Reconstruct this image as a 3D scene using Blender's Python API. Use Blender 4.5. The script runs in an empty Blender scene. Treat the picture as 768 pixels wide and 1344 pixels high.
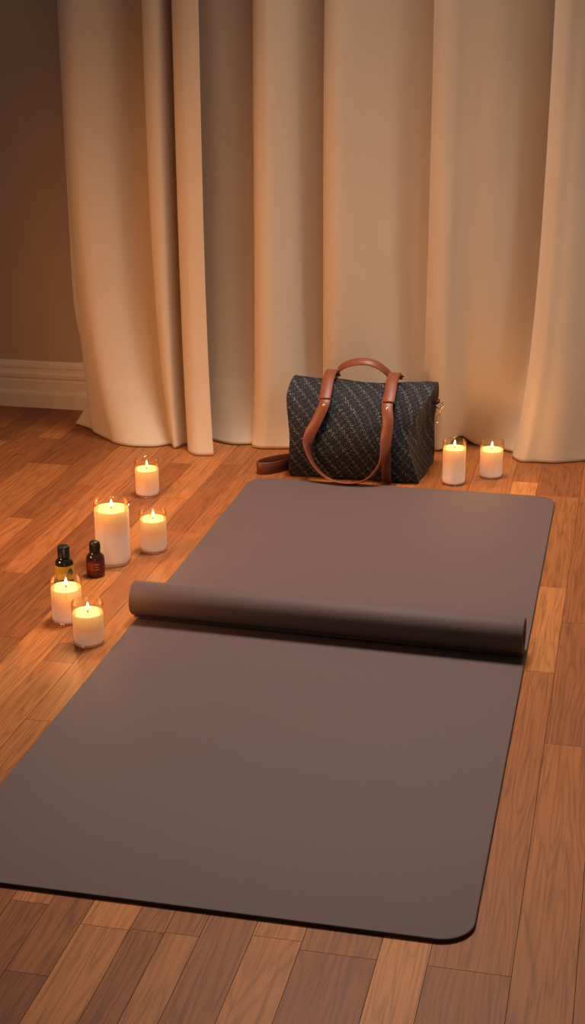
import bpy, bmesh, math, random
from mathutils import Vector, Matrix, noise
random.seed(11)
PI = math.pi
S = bpy.context.scene
COL = S.collection

# ------------------------------------------------------------------ helpers
def link(name, bm, mat=None, parent=None, smooth=True):
    me = bpy.data.meshes.new(name)
    bm.normal_update()
    bm.to_mesh(me); bm.free()
    if smooth:
        for p in me.polygons: p.use_smooth = True
    o = bpy.data.objects.new(name, me)
    COL.objects.link(o)
    for m in (mat if isinstance(mat, (list, tuple)) else [mat]):
        if m: me.materials.append(m)
    if parent: o.parent = parent
    return o

def tag(o, label=None, cat=None, group=None, kind=None):
    if label: o['label'] = label
    if cat: o['category'] = cat
    if group: o['group'] = group
    if kind: o['kind'] = kind
    return o

def thing(name, label, cat, loc=(0, 0, 0), group=None):
    o = bpy.data.objects.new(name, None)
    o.empty_display_size = 0.03
    COL.objects.link(o); o.location = loc
    return tag(o, label, cat, group)

def lathe(bm, prof, seg=48, cap0=False, cap1=False, c=(0, 0)):
    """prof: list of (r,z); r==0 makes a pole."""
    rings = []
    for r, z in prof:
        if r <= 1e-7:
            rings.append([bm.verts.new((c[0], c[1], z))])
        else:
            rings.append([bm.verts.new((c[0] + r*math.cos(2*PI*k/seg), c[1] + r*math.sin(2*PI*k/seg), z)) for k in range(seg)])
    for a, b in zip(rings, rings[1:]):
        for k in range(seg):
            k2 = (k+1) % seg
            if len(a) == 1 and len(b) == 1: continue
            if len(a) == 1: bm.faces.new((a[0], b[k2], b[k]))
            elif len(b) == 1: bm.faces.new((a[k], a[k2], b[0]))
            else: bm.faces.new((a[k], a[k2], b[k2], b[k]))
    if cap0 and len(rings[0]) > 1: bm.faces.new(rings[0][::-1])
    if cap1 and len(rings[-1]) > 1: bm.faces.new(rings[-1])
    bmesh.ops.recalc_face_normals(bm, faces=bm.faces)

def catmull(pts, n):
    """resample a list of equal-length tuples with a centripetal-ish Catmull-Rom spline, n samples per span"""
    out = []
    m = len(pts); d = len(pts[0])
    for i in range(m-1):
        p0 = pts[max(i-1, 0)]; p1 = pts[i]; p2 = pts[i+1]; p3 = pts[min(i+2, m-1)]
        for k in range(n):
            t = k/n
            out.append(tuple(0.5*((2*p1[j]) + (-p0[j]+p2[j])*t + (2*p0[j]-5*p1[j]+4*p2[j]-p3[j])*t*t + (-p0[j]+3*p1[j]-3*p2[j]+p3[j])*t**3) for j in range(d)))
    out.append(tuple(pts[-1]))
    return out

def ribbon(pts, dirs, width, th, n=6):
    """flat strap along pts; dirs = width direction per point"""
    bm = bmesh.new()
    P = [Vector(p) for p in catmull([tuple(p) for p in pts], n)]
    D = [Vector(d) for d in catmull([tuple(d) for d in dirs], n)]
    rows = []
    uvd = []
    s = 0
    for i, p in enumerate(P):
        t = (P[min(i+1, len(P)-1)] - P[max(i-1, 0)]).normalized()
        d = D[i]; d = (d - t*d.dot(t)).normalized()
        nn = t.cross(d).normalized()
        if i: s += (p - P[i-1]).length
        w = width/2; h = th/2; b = th*0.35
        prof = [(-w, -h+b), (-w+b, -h), (w-b, -h), (w, -h+b), (w, h-b), (w-b, h), (-w+b, h), (-w, h-b)]
        rows.append([bm.verts.new(p + d*a + nn*c) for a, c in prof])
    for a, b in zip(rows, rows[1:]):
        for k in range(8):
            bm.faces.new((a[k], a[(k+1) % 8], b[(k+1) % 8], b[k]))
    bm.faces.new(rows[0][::-1]); bm.faces.new(rows[-1])
    bmesh.ops.recalc_face_normals(bm, faces=bm.faces)
    return bm

def tube(bm, pts, r, seg=10, closed=False):
    P = [Vector(p) for p in pts]; n = len(P)
    rows = []; up = Vector((0.13, 0.31, 0.94))
    for i, p in enumerate(P):
        a = P[(i-1) % n] if closed or i else P[0]
        b = P[(i+1) % n] if closed or i < n-1 else P[-1]
        t = (b-a).normalized()
        x = t.cross(up).normalized(); y = t.cross(x)
        rr = r[i] if isinstance(r, (list, tuple)) else r
        rows.append([bm.verts.new(p + x*rr*math.cos(2*PI*k/seg) + y*rr*math.sin(2*PI*k/seg)) for k in range(seg)])
    pairs = list(zip(rows, rows[1:])) + ([(rows[-1], rows[0])] if closed else [])
    for a, b in pairs:
        for k in range(seg):
            bm.faces.new((a[k], a[(k+1) % seg], b[(k+1) % seg], b[k]))
    if not closed:
        bm.faces.new(rows[0][::-1]); bm.faces.new(rows[-1])
    bmesh.ops.recalc_face_normals(bm, faces=bm.faces)

# ------------------------------------------------------------------ materials
def new_mat(name):
    m = bpy.data.materials.new(name); m.use_nodes = True
    nt = m.node_tree; nt.nodes.clear()
    out = nt.nodes.new('ShaderNodeOutputMaterial')
    return m, nt, out

def N(nt, typ, **kw):
    n = nt.nodes.new(typ)
    for k, v in kw.items():
        if k in n.inputs: n.inputs[k].default_value = v
        else: setattr(n, k, v)
    return n

def L(nt, a, b): nt.links.new(a, b)

def math_n(nt, op, a, b=None, c=None):
    n = nt.nodes.new('ShaderNodeMath'); n.operation = op
    for i, v in enumerate((a, b, c)):
        if v is None: continue
        if isinstance(v, (int, float)): n.inputs[i].default_value = v
        else: L(nt, v, n.inputs[i])
    return n.outputs[0]

def ramp(nt, fac, stops, interp='LINEAR'):
    r = nt.nodes.new('ShaderNodeValToRGB'); r.color_ramp.interpolation = interp
    el = r.color_ramp.elements
    while len(el) > 1: el.remove(el[-1])
    el[0].position = stops[0][0]; el[0].color = (*stops[0][1], 1)
    for p, c in stops[1:]:
        e = el.new(p); e.color = (*c, 1)
    L(nt, fac, r.inputs[0])
    return r.outputs[0]

def mapping(nt, vec, scale=(1, 1, 1), loc=(0, 0, 0), rot=(0, 0, 0)):
    m = nt.nodes.new('ShaderNodeMapping')
    m.inputs['Scale'].default_value = scale; m.inputs['Location'].default_value = loc; m.inputs['Rotation'].default_value = rot
    L(nt, vec, m.inputs['Vector']); return m.outputs[0]

def mixc(nt, fac, a, b, blend='MIX'):
    m = nt.nodes.new('ShaderNodeMix'); m.data_type = 'RGBA'; m.blend_type = blend
    for sock, v in ((m.inputs[0], fac), (m.inputs[6], a), (m.inputs[7], b)):
        if isinstance(v, (int, float)): sock.default_value = v
        elif isinstance(v, tuple): sock.default_value = (*v, 1)
        else: L(nt, v, sock)
    return m.outputs[2]

def bump(nt, h, strength, dist):
    b = nt.nodes.new('ShaderNodeBump'); b.inputs['Strength'].default_value = strength; b.inputs['Distance'].default_value = dist
    L(nt, h, b.inputs['Height']); return b.outputs[0]

def simple(name, col, rough=0.6, metal=0.0, noise_scale=None, noise_amt=0.15, bump_s=0.0, bump_d=0.001, coat=0.0, spec=0.5):
    m, nt, out = new_mat(name)
    p = N(nt, 'ShaderNodeBsdfPrincipled', Roughness=rough, Metallic=metal)
    p.inputs['Specular IOR Level'].default_value = spec
    p.inputs['Coat Weight'].default_value = coat
    tc = N(nt, 'ShaderNodeTexCoord')
    nz = N(nt, 'ShaderNodeTexNoise', Scale=noise_scale or 60.0, Detail=4.0)
    L(nt, tc.outputs['Object'], nz.inputs['Vector'])
    c = mixc(nt, nz.outputs['Fac'], tuple(x*(1-noise_amt) for x in col), tuple(min(1, x*(1+noise_amt)) for x in col))
    L(nt, c, p.inputs['Base Color'])
    if bump_s: L(nt, bump(nt, nz.outputs['Fac'], bump_s, bump_d), p.inputs['Normal'])
    L(nt, p.outputs[0], out.inputs[0])
    return m

def mat_floor():
    m, nt, out = new_mat('oiled_wood_planks')
    tc = N(nt, 'ShaderNodeTexCoord')
    at = N(nt, 'ShaderNodeAttribute', attribute_name='rnd')
    rnd = at.outputs['Fac']
    sep = N(nt, 'ShaderNodeSeparateXYZ'); L(nt, tc.outputs['Object'], sep.inputs[0])
    cmb = N(nt, 'ShaderNodeCombineXYZ')
    L(nt, sep.outputs[0], cmb.inputs[0])
    L(nt, math_n(nt, 'ADD', sep.outputs[1], math_n(nt, 'MULTIPLY', rnd, 37.0)), cmb.inputs[1])
    L(nt, math_n(nt, 'MULTIPLY', rnd, 91.0), cmb.inputs[2])
    # cathedral rings: distorted distance field stretched along the plank
    n1 = N(nt, 'ShaderNodeTexNoise', Scale=1.0, Detail=2.0, Roughness=0.45)
    L(nt, mapping(nt, cmb.outputs[0], (21, 1.7, 1)), n1.inputs['Vector'])
    ringv = math_n(nt, 'MULTIPLY', n1.outputs['Fac'], 15.0)
    ring = math_n(nt, 'FRACT', ringv)
    tri = math_n(nt, 'ABSOLUTE', math_n(nt, 'SUBTRACT', math_n(nt, 'MULTIPLY', ring, 2.0), 1.0))
    ringl = math_n(nt, 'POWER', tri, 2.5)
    # fine pores
    n2 = N(nt, 'ShaderNodeTexNoise', Scale=1.0, Detail=5.0, Roughness=0.65)
    L(nt, mapping(nt, cmb.outputs[0], (330, 7, 1)), n2.inputs['Vector'])
    n3 = N(nt, 'ShaderNodeTexNoise', Scale=1.0, Detail=3.0, Roughness=0.6)
    L(nt, mapping(nt, cmb.outputs[0], (110, 3.5, 1)), n3.inputs['Vector'])
    base = ramp(nt, rnd, FLOOR_RAMP)
    dark = mixc(nt, 1.0, base, (0.50, 0.44, 0.40), 'MULTIPLY')
    lite = mixc(nt, 1.0, base, (1.25, 1.22, 1.15), 'MULTIPLY')
    c1 = mixc(nt, math_n(nt, 'MULTIPLY', ringl, 0.75), base, dark)
    f3 = ramp(nt, n3.outputs['Fac'], [(0.35, (0, 0, 0)), (0.7, (1, 1, 1))])
    c2 = mixc(nt, math_n(nt, 'MULTIPLY', f3, 0.5), c1, lite)
    f2 = ramp(nt, n2.outputs['Fac'], [(0.36, (1, 1, 1)), (0.50, (0, 0, 0))])
    c3 = mixc(nt, math_n(nt, 'MULTIPLY', f2, 0.65), c2, dark)
    p = N(nt, 'ShaderNodeBsdfPrincipled', Roughness=0.42)
    p.inputs['Specular IOR Level'].default_value = 0.35
    L(nt, c3, p.inputs['Base Color'])
    L(nt, math_n(nt, 'ADD', math_n(nt, 'MULTIPLY', n3.outputs['Fac'], 0.2), 0.36), p.inputs['Roughness'])
    h = math_n(nt, 'SUBTRACT', n2.outputs['Fac'], math_n(nt, 'MULTIPLY', ringl, 0.25))
    L(nt, bump(nt, h, 0.25, 0.0006), p.inputs['Normal'])
    L(nt, p.outputs[0], out.inputs[0])
    return m

FLOOR_RAMP = [(0.0, (0.175, 0.054, 0.017)), (0.35, (0.265, 0.087, 0.025)), (0.7, (0.37, 0.132, 0.037)), (1.0, (0.49, 0.190, 0.053))]

def mat_curtain():
    m, nt, out = new_mat('cream_curtain_fabric')
    tc = N(nt, 'ShaderNodeTexCoord')
    nz = N(nt, 'ShaderNodeTexNoise', Scale=1.0, Detail=3.0)
    L(nt, mapping(nt, tc.outputs['Object'], (260, 260, 30)), nz.inputs['Vector'])
    nw = N(nt, 'ShaderNodeTexNoise', Scale=900.0, Detail=1.0)
    L(nt, tc.outputs['Object'], nw.inputs['Vector'])
    col = mixc(nt, nz.outputs['Fac'], (0.715, 0.60, 0.465), (0.735, 0.62, 0.48))
    d = N(nt, 'ShaderNodeBsdfPrincipled', Roughness=0.75)
    d.inputs['Sheen Weight'].default_value = 0.25
    d.inputs['Sheen Roughness'].default_value = 0.5
    d.inputs['Specular IOR Level'].default_value = 0.25
    L(nt, col, d.inputs['Base Color'])
    L(nt, bump(nt, nw.outputs['Fac'], 0.15, 0.0005), d.inputs['Normal'])
    t = N(nt, 'ShaderNodeBsdfTranslucent'); L(nt, mixc(nt, 0.5, col, (0.9, 0.55, 0.3)), t.inputs['Color'])
    mx = N(nt, 'ShaderNodeMixShader'); mx.inputs[0].default_value = 0.22
    L(nt, d.outputs[0], mx.inputs[1]); L(nt, t.outputs[0], mx.inputs[2]); L(nt, mx.outputs[0], out.inputs[0])
    return m

def mat_mat(name, col):
    m, nt, out = new_mat(name)
    tc = N(nt, 'ShaderNodeTexCoord')
    nz = N(nt, 'ShaderNodeTexNoise', Scale=650.0, Detail=2.0, Roughness=0.6)
    L(nt, tc.outputs['Object'], nz.inputs['Vector'])
    nb = N(nt, 'ShaderNodeTexNoise', Scale=5.0, Detail=3.0)
    L(nt, tc.outputs['Object'], nb.inputs['Vector'])
    c = mixc(nt, nz.outputs['Fac'], tuple(x*0.86 for x in col), tuple(x*1.14 for x in col))
    c = mixc(nt, math_n(nt, 'MULTIPLY', nb.outputs['Fac'], 0.25), c, tuple(x*0.8 for x in col))
    p = N(nt, 'ShaderNodeBsdfPrincipled', Roughness=0.66)
    p.inputs['Specular IOR Level'].default_value = 0.35
    L(nt, c, p.inputs['Base Color'])
    L(nt, bump(nt, nz.outputs['Fac'], 0.35, 0.0006), p.inputs['Normal'])
    L(nt, p.outputs[0], out.inputs[0])
    return m

def mat_bag():
    m, nt, out = new_mat('dark_patterned_canvas')
    uv = N(nt, 'ShaderNodeUVMap', uv_map='UVMap')
    v = mapping(nt, uv.outputs[0], (1, 1, 1), rot=(0, 0, math.radians(-38)))
    sep = N(nt, 'ShaderNodeSeparateXYZ'); L(nt, v, sep.inputs[0])
    # diagonal bands (run down to the right)
    band = math_n(nt, 'SINE', math_n(nt, 'MULTIPLY', sep.outputs[0], 2*PI/0.0220))
    band = math_n(nt, 'ADD', math_n(nt, 'MULTIPLY', band, 0.5), 0.5)
    # small rosettes: regular cells, petals by angle
    cell = 0.0110
    def frac(s, sc): return math_n(nt, 'SUBTRACT', math_n(nt, 'FRACT', math_n(nt, 'MULTIPLY', s, 1/sc)), 0.5)
    fx = frac(sep.outputs[0], cell); fy = frac(sep.outputs[1], cell)
    r = math_n(nt, 'SQRT', math_n(nt, 'ADD', math_n(nt, 'MULTIPLY', fx, fx), math_n(nt, 'MULTIPLY', fy, fy)))
    ang = math_n(nt, 'ARCTAN2', fy, fx)
    pet = math_n(nt, 'MULTIPLY', math_n(nt, 'SINE', math_n(nt, 'MULTIPLY', ang, 4.0)), 0.09)
    rr = math_n(nt, 'ABSOLUTE', math_n(nt, 'SUBTRACT', r, math_n(nt, 'ADD', pet, 0.29)))
    ringm = math_n(nt, 'LESS_THAN', rr, 0.085)
    dot = math_n(nt, 'LESS_THAN', r, 0.09)
    ros = math_n(nt, 'MAXIMUM', ringm, dot)
    wz = N(nt, 'ShaderNodeTexNoise', Scale=330.0, Detail=4.0, Roughness=0.8)
    L(nt, uv.outputs[0], wz.inputs['Vector'])
    big = N(nt, 'ShaderNodeTexNoise', Scale=22.0, Detail=2.0)
    L(nt, uv.outputs[0], big.inputs['Vector'])
    fl = ramp(nt, wz.outputs['Fac'], [(0.50, (0, 0, 0)), (0.66, (1, 1, 1))])
    amt = math_n(nt, 'MULTIPLY', math_n(nt, 'MULTIPLY', ros, fl), math_n(nt, 'ADD', math_n(nt, 'MULTIPLY', band, 0.50), 0.22))
    amt = math_n(nt, 'MULTIPLY', amt, math_n(nt, 'ADD', big.outputs['Fac'], 0.55))
    base = mixc(nt, band, (0.006, 0.0045, 0.0055), (0.010, 0.009, 0.012))
    c = mixc(nt, amt, base, (0.60, 0.66, 0.78))
    p = N(nt, 'ShaderNodeBsdfPrincipled', Roughness=0.7)
    p.inputs['Specular IOR Level'].default_value = 0.25
    L(nt, c, p.inputs['Base Color'])
    L(nt, bump(nt, wz.outputs['Fac'], 0.5, 0.0008), p.inputs['Normal'])
    L(nt, p.outputs[0], out.inputs[0])
    return m

def mat_thin_glass(name, tint=(1, 1, 1), rim=(1.0, 0.86, 0.72)):
    m, nt, out = new_mat(name)
    lw = N(nt, 'ShaderNodeLayerWeight', Blend=0.20)
    g = N(nt, 'ShaderNodeBsdfGlossy', Roughness=0.06); g.inputs['Color'].default_value = (*rim, 1)
    t = N(nt, 'ShaderNodeBsdfTransparent'); t.inputs['Color'].default_value = (*tint, 1)
    mx = N(nt, 'ShaderNodeMixShader')
    nz = N(nt, 'ShaderNodeTexNoise', Scale=30.0)
    at = N(nt, 'ShaderNodeAttribute', attribute_name='wax_contact')   # where wax touches the wall the inner surface hardly reflects
    k = math_n(nt, 'SUBTRACT', 1.0, math_n(nt, 'MULTIPLY', at.outputs['Fac'], 0.85))
    L(nt, math_n(nt, 'MULTIPLY', k, math_n(nt, 'ADD', math_n(nt, 'MULTIPLY', lw.outputs['Fresnel'], 0.60), math_n(nt, 'MULTIPLY', nz.outputs['Fac'], 0.04))), mx.inputs[0])
    L(nt, t.outputs[0], mx.inputs[1]); L(nt, g.outputs[0], mx.inputs[2])
    L(nt, mx.outputs[0], out.inputs[0])
    return m

def mat_wax():
    """translucent wax, glowing around the flame: the glow falls off with distance below the wick"""
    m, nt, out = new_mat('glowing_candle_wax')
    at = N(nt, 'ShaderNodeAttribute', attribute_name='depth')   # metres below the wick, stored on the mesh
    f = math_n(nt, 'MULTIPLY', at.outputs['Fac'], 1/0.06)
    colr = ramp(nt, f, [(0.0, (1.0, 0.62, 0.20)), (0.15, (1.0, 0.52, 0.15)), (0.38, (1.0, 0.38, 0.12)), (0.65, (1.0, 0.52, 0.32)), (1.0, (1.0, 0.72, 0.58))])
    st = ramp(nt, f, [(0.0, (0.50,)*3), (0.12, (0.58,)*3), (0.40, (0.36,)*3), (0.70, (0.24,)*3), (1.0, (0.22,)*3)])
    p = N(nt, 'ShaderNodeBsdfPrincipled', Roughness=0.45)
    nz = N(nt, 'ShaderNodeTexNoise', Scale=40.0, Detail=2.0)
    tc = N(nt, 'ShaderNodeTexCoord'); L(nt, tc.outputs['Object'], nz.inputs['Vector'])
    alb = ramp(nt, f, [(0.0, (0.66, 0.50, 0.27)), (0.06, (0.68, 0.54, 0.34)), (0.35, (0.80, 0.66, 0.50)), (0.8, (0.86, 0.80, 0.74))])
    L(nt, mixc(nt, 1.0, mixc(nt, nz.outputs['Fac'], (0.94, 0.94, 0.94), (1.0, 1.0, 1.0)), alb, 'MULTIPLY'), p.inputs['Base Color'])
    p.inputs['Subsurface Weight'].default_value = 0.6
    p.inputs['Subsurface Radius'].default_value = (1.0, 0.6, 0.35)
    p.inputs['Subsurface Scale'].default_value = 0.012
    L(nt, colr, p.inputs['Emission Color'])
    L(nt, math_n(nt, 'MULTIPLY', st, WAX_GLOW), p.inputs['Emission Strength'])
    L(nt, p.outputs[0], out.inputs[0])
    return m
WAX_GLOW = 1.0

def mat_flame():
    m, nt, out = new_mat('candle_flame')
    tc = N(nt, 'ShaderNodeTexCoord')
    sep = N(nt, 'ShaderNodeSeparateXYZ'); L(nt, tc.outputs['Generated'], sep.inputs[0])
    c = ramp(nt, sep.outputs[2], [(0.0, (1.0, 0.55, 0.15)), (0.3, (1.0, 0.80, 0.42)), (0.75, (1.0, 0.82, 0.45)), (1.0, (1.0, 0.55, 0.16))])
    e = N(nt, 'ShaderNodeEmission', Strength=5.0); L(nt, c, e.inputs['Color'])
    L(nt, e.outputs[0], out.inputs[0])
    return m

M_floor = mat_floor()
M_gap = simple('dark_plank_joint', (0.05, 0.018, 0.008), 0.9)
M_wall = simple('beige_wall_paint', (0.52, 0.38, 0.275), 0.9, noise_scale=14, noise_amt=0.06, bump_s=0.05)
M_base = simple('cream_trim_paint', (0.78, 0.65, 0.53), 0.5, noise_scale=20, noise_amt=0.05)
M_curt = mat_curtain()
MATC = (0.114, 0.0765, 0.0755)
M_mat = mat_mat('taupe_mat_rubber', MATC)
M_matedge = mat_mat('dark_mat_edge_rubber', (0.028, 0.018, 0.017))
M_bag = mat_bag()
M_leather = simple('tan_leather', (0.185, 0.046, 0.019), 0.45, noise_scale=180, noise_amt=0.22, bump_s=0.25, bump_d=0.0006)
M_leather_d = simple('dark_brown_leather', (0.12, 0.032, 0.016), 0.45, noise_scale=180, noise_amt=0.22, bump_s=0.25, bump_d=0.0006)
M_gold = simple('gold_metal', (0.85, 0.52, 0.24), 0.25, 1.0, noise_amt=0.05)
M_glass = mat_thin_glass('clear_glass', (0.97, 0.93, 0.89))
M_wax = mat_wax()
M_wick = simple('charred_wick', (0.02, 0.014, 0.01), 0.9)
M_flame = mat_flame()
M_cap = simple('black_plastic', (0.012, 0.011, 0.011), 0.38, noise_amt=0.1)
M_amber = simple('dark_amber_glass', (0.030, 0.006, 0.004), 0.10, noise_amt=0.2, coat=0.5)
M_black_glass = simple('black_brown_glass', (0.010, 0.007, 0.006), 0.10, noise_amt=0.2, coat=0.5)
M_redlabel = simple('dark_red_label', (0.115, 0.011, 0.008), 0.45, noise_scale=400, noise_amt=0.25)
M_redpanel = simple('bright_red_panel', (0.28, 0.040, 0.020), 0.45, noise_scale=300, noise_amt=0.2)
M_yellow = simple('yellow_label', (0.62, 0.44, 0.07), 0.5, noise_scale=300, noise_amt=0.12)
M_green = simple('green_leaf_print', (0.045, 0.14, 0.03), 0.5, noise_scale=300, noise_amt=0.3)
M_pale = simple('pale_print', (0.55, 0.42, 0.32), 0.5)

# ------------------------------------------------------------------ the room
def build_floor():
    edges = [-2.0 + 0.0565*k for k in range(27)]
    edges = [e for e in edges if e < -0.46] + [-0.425, -0.370, -0.323, -0.268, -0.213, -0.161, -0.097, -0.045, 0.016, 0.066, 0.118, 0.165, 0.215, 0.274, 0.315, 0.356, 0.414, 0.472, 0.560, 0.616, 0.708, 0.777, 0.835]
    while edges[-1] < 2.0: edges.append(edges[-1] + 0.0565)
    fixed = {-0.425: [1.262, 0.86], -0.370: [1.495, 0.95], -0.268: [1.33, 0.52], -0.161: [1.02], -0.097: [1.252, 0.69, 0.62], -0.045: [1.252, 0.42],
             0.215: [-0.051], 0.274: [-0.048], 0.315: [-0.046], 0.414: [-0.030], 0.472: [-0.045], 0.560: [-0.9, 1.72], 0.616: [-0.043, 0.7476, 1.112, 1.637], 0.708: [0.5086]}
    # plank tones seen in the photograph: (strip edge, from y, to y, tone)
    tones = [(0.066, -.4, 0, .12), (0.118, -.4, 0, .18), (0.165, -.4, 0, .08), (0.215, -.5, -.06, .72), (0.274, -.5, -.06, .22), (0.315, -.5, -.06, .66), (0.356, -.5, 0, .30), (0.414, -.5, -.04, .78), (0.472, -.5, -.05, .25),
             (0.215, -.04, .1, .85), (0.274, -.04, .1, .40), (0.315, -.04, .1, .35), (0.414, -.02, .1, .80), (0.472, -.03, .1, .42), (0.560, -.5, .2, .70), (0.616, -.5, -.05, .38), (0.616, 0, .7, .50), (0.616, .76, 1.1, .82), (0.616, 1.12, 1.6, .45), (0.560, 1.0, 1.7, .95), (0.560, 1.73, 1.9, .40),
             (0.708, .1, .5, .58), (0.708, .52, .9, .30), (0.777, .1, .6, .40), (-0.161, .45, .95, .88), (-0.097, .7, 1.2, .50), (-0.097, 1.26, 1.7, .30), (-0.045, .45, 1.2, .62), (-0.213, .5, 1.0, .35), (-0.268, .6, 1.3, .22), (-0.323, .8, 1.2, .72), (-0.370, 1.0, 1.45, .40), (-0.370, 1.5, 1.9, .62), (-0.425, .9, 1.25, .74), (-0.425, 1.3, 1.9, .25),
             (-0.045, 1.26, 1.9, .50), (-0.161, 1.1, 1.9, .78), (-0.213, 1.2, 1.9, .30), (-0.268, 1.4, 1.9, .55)]
    bm = bmesh.new()
    lay = bm.faces.layers.float.new('rnd')
    y0, y1 = -2.0, 2.10
    g = 0.00035
    for a, b in zip(edges, edges[1:]):
        key = min(fixed, key=lambda k: abs(k-a))
        js = sorted(fixed[key]) if abs(key-a) < 1e-6 else []
        ys = list(js)
        if not ys: ys = [random.uniform(-0.2, 0.6)]
        while ys[-1] < y1: ys.append(ys[-1] + random.uniform(0.42, 0.85))
        while ys[0] > y0: ys.insert(0, ys[0] - random.uniform(0.42, 0.85))
        ys = [y0] + [y for y in ys if y0 < y < y1] + [y1]
        for c, d in zip(ys, ys[1:]):
            vs = [(a+g, c+g), (b-g, c+g), (b-g, d-g), (a+g, d-g)]
            top = [bm.verts.new((x, y, 0)) for x, y in vs]
            bot = [bm.verts.new((x, y, -0.004)) for x, y in vs]
            t = bm.faces.new(top)
            rv = random.uniform(0.1, 0.75)
            for ta, t0, t1, tv in tones:
                if abs(ta-a) < 1e-6 and c <= (t0+t1)/2 <= d: rv = tv + random.uniform(-.03, .03)
            t[lay] = rv
            for k in range(4):
                f = bm.faces.new((top[k], bot[k], bot[(k+1) % 4], top[(k+1) % 4])); f[lay] = rv
    f = bm.faces.new([bm.verts.new(p) for p in ((-2.05, y0, -0.0035), (2.05, y0, -0.0035), (2.05, y1, -0.0035), (-2.05, y1, -0.0035))])
    f.material_index = 1
    o = link('floor', bm, [M_floor, M_gap], smooth=False)
    tag(o, 'reddish brown wooden plank floor', None, None, 'structure')

def build_wall():
    bm = bmesh.new()
    bmesh.ops.create_cube(bm, size=1, matrix=Matrix.Translation((0, 2.16, 1.3)) @ Matrix.Diagonal((4.1, 0.12, 2.6, 1)))
    tag(link('wall_back', bm, M_wall, smooth=False), 'plain beige wall behind the curtain', None, None, 'structure')
    prof = [(0, 0), (0.0200, 0), (0.0205, 0.036), (0.0195, 0.041), (0.0150, 0.0455), (0.0150, 0.0690), (0.0125, 0.0725), (0.0110, 0.0735), (0.0150, 0.0790), (0.0155, 0.0870), (0.0120, 0.0940), (0.0070, 0.0975), (0.0070, 0.1005), (0.0095, 0.1030), (0.0090, 0.1090), (0.0050, 0.1150), (0.0030, 0.1200), (0, 0.1200)]
    bm = bmesh.new()
    A = [bm.verts.new((-2.05, 2.1 - d, z)) for d, z in prof]; B = [bm.verts.new((2.05, 2.1 - d, z)) for d, z in prof]
    for k in range(len(prof)-1): bm.faces.new((A[k], B[k], B[k+1], A[k+1]))
    bm.faces.new(A); bm.faces.new(B[::-1])
    bmesh.ops.recalc_face_normals(bm, faces=bm.faces)
    tag(link('baseboard_back', bm, M_base, smooth=False), 'cream moulded baseboard along the wall', None, None, 'structure')

build_floor(); build_wall()

# ------------------------------------------------------------------ curtains
def curtain(name, label, ctrl, H=1.75, n=14, lift=None, seed=0.0, tuck=False):
    """ctrl: (x_top, y_top, x_hem, y_hem) along the cloth"""
    deep = lambda y: y if y < 1.87 else 1.87 + (y-1.87)*1.55
    row = catmull([(a, deep(b), c, 0.35*deep(d) + 0.65*d) for a, b, c, d in ctrl], n)
    zs = []
    nz = 96
    for j in range(nz+1):
        t = j/nz
        zs.append(H*(0.35*t + 0.65*t*t*t) if t > 0 else 0.0)
    bm = bmesh.new()
    grid = []
    for z in zs:
        r = []
        far = math.exp(-z/0.16)            # spread of the hem
        lean = max(0.0, 1 - z/1.1)         # slow drift of the folds
        w_all = 0.65*far + 0.35*lean*lean
        kick = math.exp(-z/0.035)
        for i, (xt, yt, xb, yb) in enumerate(row):
            u = i/n
            w = math.exp(-z/0.045) if tuck and u < 3.2 else w_all     # the side return stays tucked in and kicks out on the floor
            x = xt + (xb-xt)*w
            if tuck and u < 3.2: x += 0.045*math.exp(-((z-0.13)/0.11)**2)*(1-u/3.2*0.3)
            y = yt + (yb-yt)*w
            # the fold depth softens towards the floor, small natural irregularities
            nv = noise.noise(Vector((xt*9+seed, z*1.3, 3.1+seed)))
            nv2 = noise.noise(Vector((xt*30+seed, z*9, 7.7)))
            x += 0.0025*nv*(0.3+0.7*(1-w)); y += 0.0022*nv + 0.0006*nv2
            zz = z
            if kick > 0.02:
                y -= 0.010*kick*(0.6+0.8*noise.noise(Vector((xb*14+seed, 0.3, 1.7))))
                zz = z + 0.0022
            if lift:
                dx, dz = lift(xb, z)
                x += dx; zz += dz
            r.append(bm.verts.new((x, y, zz)))
        grid.append(r)
    for a, b in zip(grid, grid[1:]):
        for k in range(len(a)-1):
            bm.faces.new((a[k], a[k+1], b[k+1], b[k]))
    o = link(name, bm, M_curt)
    md = o.modifiers.new('cloth', 'SOLIDIFY'); md.thickness = 0.0016; md.offset = 0
    tag(o, label, 'curtain')
    return o

LEFT = [(-.500, 1.975, -.505, 1.985), (-.518, 1.950, -.530, 1.975), (-.522, 1.925, -.548, 1.945), (-.515, 1.900, -.485, 1.905), (-.490, 1.872, -.418, 1.850), (-.455, 1.868, -.385, 1.812),
        (-.400, 1.888, -.345, 1.800), (-.350, 1.920, -.290, 1.806), (-.313, 1.932, -.256, 1.832), (-.310, 1.895, -.250, 1.833), (-.302, 1.866, -.243, 1.815), (-.280, 1.853, -.236, 1.803),
        (-.261, 1.862, -.228, 1.808), (-.256, 1.895, -.222, 1.835), (-.249, 1.922, -.214, 1.845), (-.236, 1.900, -.203, 1.822), (-.232, 1.862, -.196, 1.785), (-.206, 1.838, -.168, 1.762), (-.165, 1.836, -.130, 1.764)]
def fold(e, eb, yb_v, yb_n, yb_r):
    # a fold whose rounded left flank stands in front of the valley before it
    return [(e+.004, 1.948, eb+.002, yb_v), (e-.001, 1.918, eb, (yb_v+yb_n)/2), (e+.001, 1.893, eb+.001, yb_n), (e+.011, 1.875, eb+.010, (yb_n+yb_r)/2), (e+.028, 1.866, eb+.026, yb_r), (e+.050, 1.867, eb+.048, yb_r+.001)]
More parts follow.
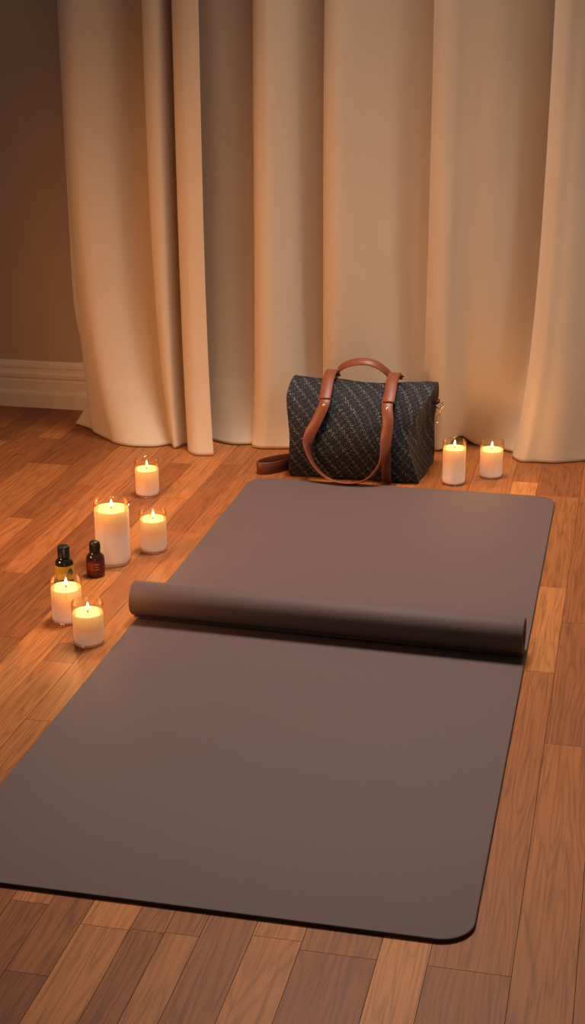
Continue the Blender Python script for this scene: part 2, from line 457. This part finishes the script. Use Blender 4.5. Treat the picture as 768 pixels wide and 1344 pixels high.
RIGHT = ([(-.330, 1.960, -.330, 1.960), (-.270, 1.950, -.265, 1.940), (-.215, 1.938, -.205, 1.905), (-.160, 1.922, -.150, 1.878), (-.110, 1.930, -.105, 1.868)]
         + fold(-.062, -.062, 1.880, 1.862, 1.848) + [(.030, 1.892, .032, 1.862), (.068, 1.926, .070, 1.895)]
         + fold(.097, .097, 1.918, 1.900, 1.885) + [(.190, 1.884, .190, 1.890), (.250, 1.908, .250, 1.905), (.300, 1.934, .298, 1.920)]
         + fold(.336, .331, 1.925, 1.912, 1.908) + [(.410, 1.874, .400, 1.940), (.440, 1.880, .420, 1.965), (.490, 1.890, .468, 1.960), (.545, 1.915, .510, 1.940)]
         + fold(.590, .545, 1.925, 1.895, 1.870) + [(.670, 1.872, .655, 1.876), (.735, 1.892, .745, 1.925), (.790, 1.920, .800, 1.940)]
         + fold(.835, .830, 1.940, 1.915, 1.890) + [(.920, 1.880, .920, 1.900), (.990, 1.900, .990, 1.920), (1.05, 1.935, 1.05, 1.94)]
         + fold(1.09, 1.085, 1.94, 1.92, 1.90) + [(1.25, 1.92, 1.25, 1.93)])
curtain('curtain', 'narrow cream curtain panel at left whose free edge overlaps the other panel', LEFT, seed=2.0, tuck=True)
curtain('curtain', 'wide cream curtain panel with deep folds hanging behind the bag and right candles', RIGHT, seed=5.0, lift=lambda x, z: (0.0, 0.020*math.exp(-((x-0.412)/0.026)**2)*math.exp(-z/0.05)))

# ------------------------------------------------------------------ yoga mats
MW, ML, MT = 0.66, 1.6134, 0.0060
def round_rect(w, l, r, seg=14):
    pts = []
    for cx, cy, a0 in ((w-r, r, -PI/2), (w-r, l-r, 0), (r, l-r, PI/2), (r, r, PI)):
        for k in range(seg+1):
            a = a0 + PI/2*k/seg
            pts.append((cx + r*math.cos(a), cy + r*math.sin(a)))
    return pts

def build_mat():
    root = thing('yoga_mat', 'long dark taupe exercise mat with rounded corners lying flat on the floor', 'yoga mat')
    bm = bmesh.new()
    def ring(inset, z):
        return [bm.verts.new((x, y, z)) for x, y in [(inset + px*(MW-2*inset)/MW, inset + py*(ML-2*inset)/ML) for px, py in round_rect(MW, ML, 0.042)]]
    rs = [ring(0.0012, 0.0004), ring(0.0, 0.0012), ring(0.0, MT-0.0014), ring(0.0005, MT-0.0005), ring(0.0016, MT)]
    n = len(rs[0])
    for i, (a, b) in enumerate(zip(rs, rs[1:])):
        for k in range(n):
            f = bm.faces.new((a[k], a[(k+1) % n], b[(k+1) % n], b[k])); f.material_index = 1 if i < 3 else 0
    bm.faces.new(rs[-1]); f = bm.faces.new(rs[0][::-1]); f.material_index = 1
    bmesh.ops.recalc_face_normals(bm, faces=bm.faces)
    o = link('mat_sheet', bm, [M_mat, M_matedge], root, smooth=False)

def build_roll():
    cy, R, th = 0.801, 0.0330, 0.0045
    x0, x1 = -0.327, 0.334
    root = thing('rolled_exercise_mat', 'tightly rolled dark taupe mat lying across the middle of the flat mat', 'rolled mat', (0.322, cy, MT))
    root.rotation_euler.z = math.radians(-1.9)
    bm = bmesh.new()
    turns = 3.6
    nseg = int(turns*64)
    pitch = th*1.12
    inner, outer = [], []
    a_end = math.radians(-80)      # outer free edge tucked underneath, behind
    for k in range(nseg+1):
        t = k/nseg
        ang = a_end - turns*2*PI*(1-t)
        r = R - pitch*turns*(1-t)
        outer.append((r*math.cos(ang), r*math.sin(ang)))
        inner.append(((r-th)*math.cos(ang), (r-th)*math.sin(ang)))
    zc = R + 0.0002
    def rows(x, e):
        # e shrinks the edge a little for a soft rim
        o = [bm.verts.new((x, -py + 0, zc + pz)) for py, pz in outer]
        i = [bm.verts.new((x, -py + 0, zc + pz)) for py, pz in inner]
        return o, i
    o0, i0 = rows(x0, 0); o1, i1 = rows(x1, 0)
    for k in range(nseg):
        bm.faces.new((o0[k], o0[k+1], o1[k+1], o1[k])).smooth = True
        bm.faces.new((i0[k], i1[k], i1[k+1], i0[k+1])).smooth = True
        for a, b in ((o0, i0), (o1, i1)):
            f = bm.faces.new((a[k], b[k], b[k+1], a[k+1])); f.smooth = False
    bm.faces.new((o0[0], o1[0], i1[0], i0[0])); bm.faces.new((o0[-1], i0[-1], i1[-1], o1[-1]))
    bmesh.ops.recalc_face_normals(bm, faces=bm.faces)
    me_o = link('roll_sheet', bm, M_mat, root, smooth=False)
    for p in me_o.data.polygons: p.use_smooth = abs(p.normal.x) < 0.5
    bv = me_o.modifiers.new('soft_rim', 'BEVEL'); bv.width = 0.0012; bv.segments = 2; bv.limit_method = 'ANGLE'; bv.angle_limit = math.radians(60)
build_mat(); build_roll()

# ------------------------------------------------------------------ bag
def build_bag():
    BX, BY = 0.222, 1.745
    root = thing('weekender_bag', 'black and grey patterned weekender bag with tan leather handles in front of the curtain', 'bag', (BX, BY, 0))
    inv = Vector((BX, BY, 0))
    # ring of the cross-section: (y, z, half width left, half width right)
    ring = [(1.655, .000, .147, .141), (1.648, .012, .149, .142), (1.642, .060, .147, .124), (1.650, .112, .150, .108), (1.676, .160, .162, .140), (1.712, .192, .164, .162), (1.742, .203, .156, .166),
            (1.775, .197, .158, .166), (1.812, .165, .160, .160), (1.835, .115, .150, .150), (1.842, .055, .148, .146), (1.840, .010, .148, .150), (1.832, .000, .146, .149)]
    ns = 16
    bm = bmesh.new(); uvl = bm.loops.layers.uv.new('UVMap')
    cols = []
    for k in range(ns+1):
        s = -1 + 2*k/ns
        col = []
        for i, (y, z, hl, hr) in enumerate(ring):
            x = s*(hl if s < 0 else hr)
            e = abs(s)
            yy = y; zz = z
            if i in (5, 6, 7):   # slight dip between the handles, raised ears
                zz += -0.003*math.cos(s*PI*1.1) + (0.004*max(0, e-0.6)/0.4)
            if i in (2, 3) :     # belly bulges in the middle
                yy -= 0.006*(1-s*s)
            if e > 0.93 and i in (3, 9): yy += 0.010 if i == 3 else -0.010
            col.append(bm.verts.new((x, yy-BY, zz)))
        cols.append(col)
    nr = len(ring)
    arc = [0]
    for i in range(nr):
        a = ring[i]; b = ring[(i+1) % nr]
        arc.append(arc[-1] + math.hypot(a[0]-b[0], a[1]-b[1]))
    for k in range(ns):
        for i in range(nr):
            j = (i+1) % nr
            f = bm.faces.new((cols[k][i], cols[k+1][i], cols[k+1][j], cols[k][j]))
            for l, (kk, ii) in zip(f.loops, ((k, i), (k+1, i), (k+1, i+1), (k, i+1))):
                l[uvl].uv = (-1 + 2*kk/ns)*0.152, arc[ii]
            
    for side, col in ((-1, cols[0]), (1, cols[-1])):
        def inset(sc, dx, pin):
            out = []
            for v, (y, z, hl, hr) in zip(col, ring):
                out.append(bm.verts.new((v.co.x - side*dx if True else 0, (v.co.y)*sc, 0.085 + (v.co.z-0.085)*sc)))
            return out
        r1 = inset(0.80, 0.010, 0); r2 = inset(0.45, 0.020, 0)
        cx = sum(v.co.x for v in r2)/nr
        for v in r2: v.co.x = 0.5*v.co.x + 0.5*cx
        c = bm.verts.new((cx, 0, 0.085))
        for ra, rb in ((col, r1), (r1, r2)):
            for i in range(nr):
                j = (i+1) % nr
                f = bm.faces.new((ra[i], ra[j], rb[j], rb[i]))
                for l in f.loops: l[uvl].uv = (l.vert.co.y*1.0 + 0.5*side, l.vert.co.z)
        for i in range(nr):
            f = bm.faces.new((r2[i], r2[(i+1) % nr], c))
            for l in f.loops: l[uvl].uv = (l.vert.co.y + 0.5*side, l.vert.co.z)
    bmesh.ops.recalc_face_normals(bm, faces=bm.faces)
    cl = bm.edges.layers.float.get('crease_edge') or bm.edges.layers.float.new('crease_edge')
    for col in (cols[0], cols[-1]):
        for i in range(nr):
            e = bm.edges.get((col[i], col[(i+1) % nr]))
            if e: e[cl] = 0.55
    for k in range(ns):
        for i in (0, nr-1):
            e = bm.edges.get((cols[k][i], cols[k+1][i]))
            if e: e[cl] = 0.8
    body = link('bag_body', bm, M_bag, root)
    sd = body.modifiers.new('soft', 'SUBSURF'); sd.levels = 3; sd.render_levels = 3
    tx = bpy.data.textures.new('bag_wrinkles', 'CLOUDS'); tx.noise_scale = 0.075; tx.noise_depth = 2
    dp = body.modifiers.new('wrinkles', 'DISPLACE'); dp.texture = tx; dp.strength = 0.009; dp.mid_level = 0.5; dp.texture_coords = 'LOCAL'
    # piping along the two end seams
    def loc(p): return Vector(p) - inv
    # front handle: one strap, over the top, through both rivets and hanging as a loop in front
    F = [(.150, 1.772, .2085), (.148, 1.752, .2165), (.1470, 1.722, .2085), (.1490, 1.688, .1905), (.1520, 1.658, .1700), (.1400, 1.640, .1367), (.1245, 1.628, .1015), (.1230, 1.620, .0733), (.1384, 1.611, .0427), (.1671, 1.604, .0190), (.1999, 1.600, .0105), (.2351, 1.600, .0120),
         (.2625, 1.604, .0250), (.2823, 1.611, .0522), (.2917, 1.620, .0840), (.2939, 1.630, .1179), (.2945, 1.640, .1458), (.2895, 1.658, .1700), (.2895, 1.688, .1905), (.2900, 1.722, .2085), (.2920, 1.752, .2165), (.2970, 1.772, .2085)]
    W = []
    for i, p in enumerate(F):
        z = p[2]
        k = min(1, max(0, (0.125 - z)/0.075)) if p[1] < 1.65 else 0
        k = k*k*(3-2*k)
        W.append(((1-k)*1.0 + 0.05, k*1.0 - (0.05 if p[1] < 1.65 else 0), -0.25*k))
    fh = link('front_handle', ribbon([loc(p) for p in F], W, 0.0245, 0.0032, 8), M_leather, root)
    # short doubled leather tops above the rivets
    for sx in (0.1500, 0.2905):
        T = [(sx-.0005, 1.790, .1990), (sx, 1.772, .2120), (sx, 1.752, .2205), (sx-.001, 1.722, .2130), (sx+.001, 1.688, .1950), (sx+.0015, 1.663, .1785)]
        o = link('strap_tab', ribbon([loc(p) for p in T], [(1, 0, 0)]*len(T), 0.0255, 0.0030, 6), M_leather, root)
    # back handle stands up in an arch
    Bk = [(.150, 1.806, .170), (.153, 1.792, .203), (.166, 1.782, .2215), (.190, 1.777, .2335), (.221, 1.775, .2380), (.2467, 1.776, .2315), (.266, 1.782, .2165), (.277, 1.792, .200), (.280, 1.806, .170)]
    link('back_handle', ribbon([loc(p) for p in Bk], [(0.15, .6, .8)]*2 + [(0, .80, .55)]*5 + [(-0.15, .6, .8)]*2, 0.021, 0.0032, 8), M_leather, root)
    # leather band running down the front under the right strap
    Bd = [(.2925, 1.634, .098), (.2935, 1.632, .060), (.2940, 1.636, .022), (.2940, 1.6455, .004)]
    tag(link('base_band', ribbon([loc(p) for p in Bd], [(1, 0, 0)]*4, 0.021, 0.0030, 6), M_leather_d, root), 'dark brown leather band')
    # rivets
    for p in ((.1512, 1.6545, .1655), (.2900, 1.6545, .1655)):
        bm = bmesh.new()
        lathe(bm, [(0.0, 0.0030), (0.0020, 0.0027), (0.0038, 0.0014), (0.0044, 0.0), (0.0044, -0.003)], 20, cap1=True)
        bmesh.ops.transform(bm, matrix=Matrix.Translation(loc(p)) @ Matrix.Rotation(math.radians(63), 4, 'X'), verts=bm.verts)
        tag(link('rivet', bm, M_gold, root), 'gold rivet')
    # shoulder strap: comes down the left end and loops on the floor
    Sh = [(.090, 1.720, .0140), (.066, 1.700, .0140), (.046, 1.672, .0140), (.028, 1.655, .0140), (.012, 1.650, .0140), (.0015, 1.654, .0140), (.0005, 1.668, .0140), (.010, 1.690, .0140), (.028, 1.712, .0140), (.052, 1.730, .0140), (.084, 1.745, .0140)]
    tag(link('shoulder_strap', ribbon([loc(p) for p in Sh], [(0, 0, 1)]*len(Sh), 0.0270, 0.0030, 8), M_leather_d, root), 'dark brown leather strap looped on the floor')
    Lt = [(.066, 1.745, .150), (.058, 1.735, .125), (.062, 1.725, .090), (.064, 1.720, .050), (.066, 1.718, .018)]
    tag(link('side_strap', ribbon([loc(p) for p in Lt], [(0, 1, 0)]*len(Lt), 0.024, 0.0030, 6), M_leather_d, root), 'dark brown leather strap down the left end')
    # gold clasp on the right end
    cl = None
    bm = bmesh.new()
    def circ(c, r, ax, n=20, sq=1.0):
        c = Vector(c); a, b = ax
        return [c + Vector(a)*r*math.cos(2*PI*k/n) + Vector(b)*r*sq*math.sin(2*PI*k/n) for k in range(n)]
    tube(bm, circ(loc((.3865, 1.795, .143)), .0075, ((1, 0, 0), (0, .3, .95))), .0012, 8, True)
    cl = tag(link('clasp', bm, M_gold, root), 'gold metal clasp')
    bm = bmesh.new()
    tube(bm, circ(loc((.3830, 1.795, .1255)), .0050, ((.6, .8, 0), (0, 0, 1)), sq=2.0), .0011, 8, True)
    link('clasp_link', bm, M_gold, cl)
    bm = bmesh.new()
    tube(bm, [loc(p) for p in ((.3830, 1.795, .1165), (.3800, 1.795, .111), (.3785, 1.794, .1065), (.3800, 1.793, .103), (.3825, 1.793, .1035))], .0013, 8)
    link('clasp_hook', bm, M_gold, cl)
    bm = ribbon([loc(p) for p in ((.372, 1.795, .158), (.380, 1.795, .157), (.3865, 1.795, .1515), (.381, 1.795, .146), (.372, 1.795, .144))], [(0, 1, 0)]*5, .010, .002, 5)
    link('clasp_tab', bm, M_leather_d, cl)
build_bag()

# ------------------------------------------------------------------ candles
def candle_parts(root, R, H, wax, tilt=0.0):
    t = 0.0010
    base = 0.0055 if H > 0.11 else 0.0035
    bm = bmesh.new()
    lathe(bm, [(0, 0.0003), (R-0.004, 0.0003), (R-0.0012, 0.0012), (R, 0.004), (R, wax-0.0025), (R, wax+0.0005), (R, H-0.0012), (R-0.0004, H-0.0002), (R-t/2, H), (R-t+0.0003, H-0.0004), (R-t, H-0.0014), (R-t, wax+0.0005), (R-t, wax-0.0025), (R-t, base+0.002), (R-t-0.002, base), (0, base)], 64)
    lg = bm.verts.layers.float.new('wax_contact')
    for v in bm.verts: v[lg] = 1.0 if 0.0045 < v.co.z < wax-0.001 else 0.0
    link('glass_holder', bm, M_glass, root)
    bm = bmesh.new()
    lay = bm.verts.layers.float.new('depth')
    r = R - t - 0.0002
    prof = [(0, base+0.0003), (r-0.0025, base+0.0003), (r, base+0.003)]
    for k in range(1, 13): prof.append((r, base+0.003 + (wax-0.0012-base-0.003)*k/12))
    prof += [(r-0.0005, wax-0.0003), (r-0.0022, wax-0.0004), (r*0.7, wax-0.0010), (r*0.35, wax-0.0014), (0, wax-0.0016)]
    lathe(bm, prof, 64)
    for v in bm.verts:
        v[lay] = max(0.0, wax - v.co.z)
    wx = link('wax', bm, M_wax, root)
    bm = bmesh.new()
    tube(bm, [(0, 0, wax-0.003), (0.0002, 0, wax+0.001), (0.0006, 0, wax+0.0045)], [0.0009, 0.0009, 0.0007], 8)
    wk = link('wick', bm, M_wick, root)
    bm = bmesh.new()
    z0 = wax + 0.0030; h = 0.0150
    lathe(bm, [(0, z0), (0.0014, z0+0.06*h), (0.0024, z0+0.2*h), (0.0026, z0+0.34*h), (0.0021, z0+0.55*h), (0.0012, z0+0.78*h), (0.0004, z0+0.94*h), (0, z0+h)], 20, c=(0.0004, 0))
    fl = link('flame', bm, M_flame, wk)
    fl.visible_shadow = True
    ld = bpy.data.lights.new('candle_glow', 'POINT'); ld.energy = CANDLE_W; ld.color = (1.0, 0.50, 0.17); ld.shadow_soft_size = 0.004
    lo = bpy.data.objects.new('candle_glow', ld); COL.objects.link(lo); lo.parent = root; lo.location = (0.0004, 0, wax+0.031)

CANDLE_W = 0.24
CANDLES = [  # x, y, radius, glass height, wax height, label
    (-.1924, 1.4615, .0261, .0778, .0589, 'small lit candle in clear glass nearest the curtain at left'),
    (-.1310, 1.0637, .0333, .1215, .1077, 'tallest and widest lit candle, beside the red oil bottle'),
    (-.0765, 1.1428, .0262, .0790, .0643, 'small lit candle just right of the tallest candle'),
    (-.1160, 0.7829, .0270, .0759, .0617, 'short lit candle standing in front of the yellow labelled oil bottle'),
    (-.0483, 0.7029, .0264, .0726, .0550, 'lit candle nearest the camera, closest to the left mat edge'),
    (.4354, 1.6793, .0259, .0970, .0808, 'slim lit candle beside the bag, left and taller of the right pair'),
    (.5102, 1.7433, .0262, .0836, .0635, 'shorter lit candle of the right pair, farther from the bag')]
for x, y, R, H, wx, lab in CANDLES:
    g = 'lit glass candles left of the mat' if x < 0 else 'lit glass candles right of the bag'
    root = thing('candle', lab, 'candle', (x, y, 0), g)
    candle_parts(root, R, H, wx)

# ------------------------------------------------------------------ oil bottles
def arc_patch(bm, R, a0, a1, z0, z1, n=24):
    lo = [bm.verts.new((R*math.cos(a0+(a1-a0)*k/n), R*math.sin(a0+(a1-a0)*k/n), z0)) for k in range(n+1)]
    hi = [bm.verts.new((R*math.cos(a0+(a1-a0)*k/n), R*math.sin(a0+(a1-a0)*k/n), z1)) for k in range(n+1)]
    for k in range(n): bm.faces.new((lo[k], lo[k+1], hi[k+1], hi[k]))

def bottle(x, y, R, rotz, label, body_mat, label_mat, dropper):
    root = thing('oil_bottle', label, 'bottle', (x, y, 0), 'small oil bottles')
    root.rotation_euler.z = rotz
    bm = bmesh.new()
    lathe(bm, [(0, 0.0010), (R*0.7, 0.0008), (R*0.9, 0.0), (R*0.985, 0.0016), (R, 0.0045), (R, 0.0340), (R*0.985, 0.0368), (R*0.90, 0.0400), (R*0.72, 0.0432), (R*0.58, 0.0452), (R*0.54, 0.0475), (R*0.54, 0.051), (0, 0.051)], 48)
    link('bottle_body', bm, body_mat, root)
    # cap, ribbed
    bm = bmesh.new()
    seg = 72
    rc = R*0.60 if dropper else R*0.63
    if dropper:
        prof = [(0.0, 0.0464), (rc*0.97, 0.0464), (rc, 0.0472), (rc, 0.0585), (rc*0.94, 0.0625), (rc*0.80, 0.0658), (rc*0.52, 0.0676), (0.0, 0.0680)]
    else:
        prof = [(0.0, 0.0464), (rc*1.05, 0.0464), (rc*1.05, 0.0490), (rc*0.99, 0.0496), (rc*0.99, 0.0655), (rc*0.94, 0.0672), (rc*0.80, 0.0678), (0.0, 0.0672)]
    lathe(bm, prof, seg)
    for v in bm.verts:
        r = math.hypot(v.co.x, v.co.y)
        if 0.0495 < v.co.z < 0.066 and r > rc*0.9:
            k = 1 + 0.028*math.cos(36*math.atan2(v.co.y, v.co.x))
            v.co.x *= k; v.co.y *= k
    cap = link('cap', bm, M_cap, root)
    bm = bmesh.new()
    arc_patch(bm, R+0.00025, -PI*0.95, PI*0.95, 0.0075, 0.0325, 64)
    lb = link('bottle_label', bm, label_mat, root)
    return root, lb

fa = math.atan2(-1.4436-0.99, 0.782+0.14)   # direction to the camera side, where the labels face
rb, lb = bottle(-.1403, .9925, .0168, fa, 'dark amber oil bottle with a red label beside the tallest candle', M_amber, M_redlabel, True)
bm = bmesh.new(); arc_patch(bm, .0168+0.0005, -1.05, -0.20, 0.0135, 0.0300)
tag(link('label_panel', bm, M_redpanel, lb), 'bright red panel')
bm = bmesh.new()
for z, a, b in ((0.0265, -0.15, 0.42), (0.0215, -0.05, 0.35), (0.0165, -0.10, 0.40)):
    arc_patch(bm, .0168+0.0005, a, b, z, z+0.0012, 10)
tag(link('label_print', bm, M_pale, lb), 'pale printed marks')
rb, lb = bottle(-.1865, .9555, .0168, fa, 'black oil bottle with a yellow label behind a short candle', M_black_glass, M_yellow, False)
bm = bmesh.new()
for (ac, zc, an, ln) in ((0.62, 0.020, 0.3, 0.010), (0.80, 0.023, -0.5, 0.009), (0.50, 0.024, 1.2, 0.008), (0.70, 0.026, 0.9, 0.007), (0.90, 0.017, 0.2, 0.009), (0.42, 0.018, 2.4, 0.007)):
    R = .0168+0.0006
    pts = []
    for k in range(12):
        t = 2*PI*k/12
        u = ln*0.5*math.cos(t); w = ln*0.22*math.sin(t)
        uu = u*math.cos(an) - w*math.sin(an); ww = u*math.sin(an) + w*math.cos(an)
        a = ac + uu/R
        pts.append(bm.verts.new((R*math.cos(a), R*math.sin(a), zc+ww)))
    bm.faces.new(pts)
tag(link('leaf_print', bm, M_green, lb), 'green leaf print')

# ------------------------------------------------------------------ light
def area(name, loc, target, size, energy, color, spread=PI):
    ld = bpy.data.lights.new(name, 'AREA'); ld.shape = 'DISK'; ld.size = size; ld.energy = energy; ld.color = color; ld.spread = spread
    o = bpy.data.objects.new(name, ld); COL.objects.link(o); o.location = loc
    o.rotation_euler = (Vector(target)-Vector(loc)).to_track_quat('-Z', 'Y').to_euler()
    return o
def spot(name, loc, target, radius, energy, color, angle, blend):
    ld = bpy.data.lights.new(name, 'SPOT'); ld.shadow_soft_size = radius; ld.energy = energy; ld.color = color; ld.spot_size = math.radians(angle); ld.spot_blend = blend
    o = bpy.data.objects.new(name, ld); COL.objects.link(o); o.location = loc
    o.rotation_euler = (Vector(target)-Vector(loc)).to_track_quat('-Z', 'Y').to_euler()
    return o
spot('ceiling_lamp', (0.33, 1.46, 2.4), (0.33, 0.98, 0), 0.38, 305, (1.0, 0.80, 0.66), 80, 1.0)
spot('warm_fill', (-1.15, 0.20, 1.00), (0.36, 1.95, 0.00), 0.25, 108, (1.0, 0.42, 0.15), 58, 1.0)  # added fill: stands in for candle warmth and grazes the curtain folds
spot('cool_fill', (2.2, 0.75, 1.2), (0.25, 1.95, 0.08), 0.30, 38, (0.90, 0.94, 0.88), 40, 1.0)  # added side light from the right to shape the curtain folds

w = bpy.data.worlds.new('room_ambient'); S.world = w; w.use_nodes = True
bg = w.node_tree.nodes['Background']; bg.inputs[0].default_value = (0.80, 0.72, 0.62, 1); bg.inputs[1].default_value = 0.12

# ------------------------------------------------------------------ camera
pit, yaw, roll = 0.33290, -0.22260, -0.0028
fw = Vector((math.sin(yaw)*math.cos(pit), math.cos(yaw)*math.cos(pit), -math.sin(pit)))
r = Vector((math.cos(yaw), -math.sin(yaw), 0)); u = r.cross(fw)
r2 = r*math.cos(roll) + u*math.sin(roll); u2 = -r*math.sin(roll) + u*math.cos(roll)
cd = bpy.data.cameras.new('camera'); cam = bpy.data.objects.new('camera', cd); COL.objects.link(cam)
cam.matrix_world = Matrix(((r2.x, u2.x, -fw.x, 0.7822), (r2.y, u2.y, -fw.y, -1.4436), (r2.z, u2.z, -fw.z, 1.0139), (0, 0, 0, 1)))
cd.sensor_fit = 'VERTICAL'; cd.sensor_height = 36.0; cd.lens = 36.0*1975.17/1344
cd.clip_start = 0.02
S.camera = cam
S.view_settings.view_transform = 'Standard'
S.view_settings.look = 'None'
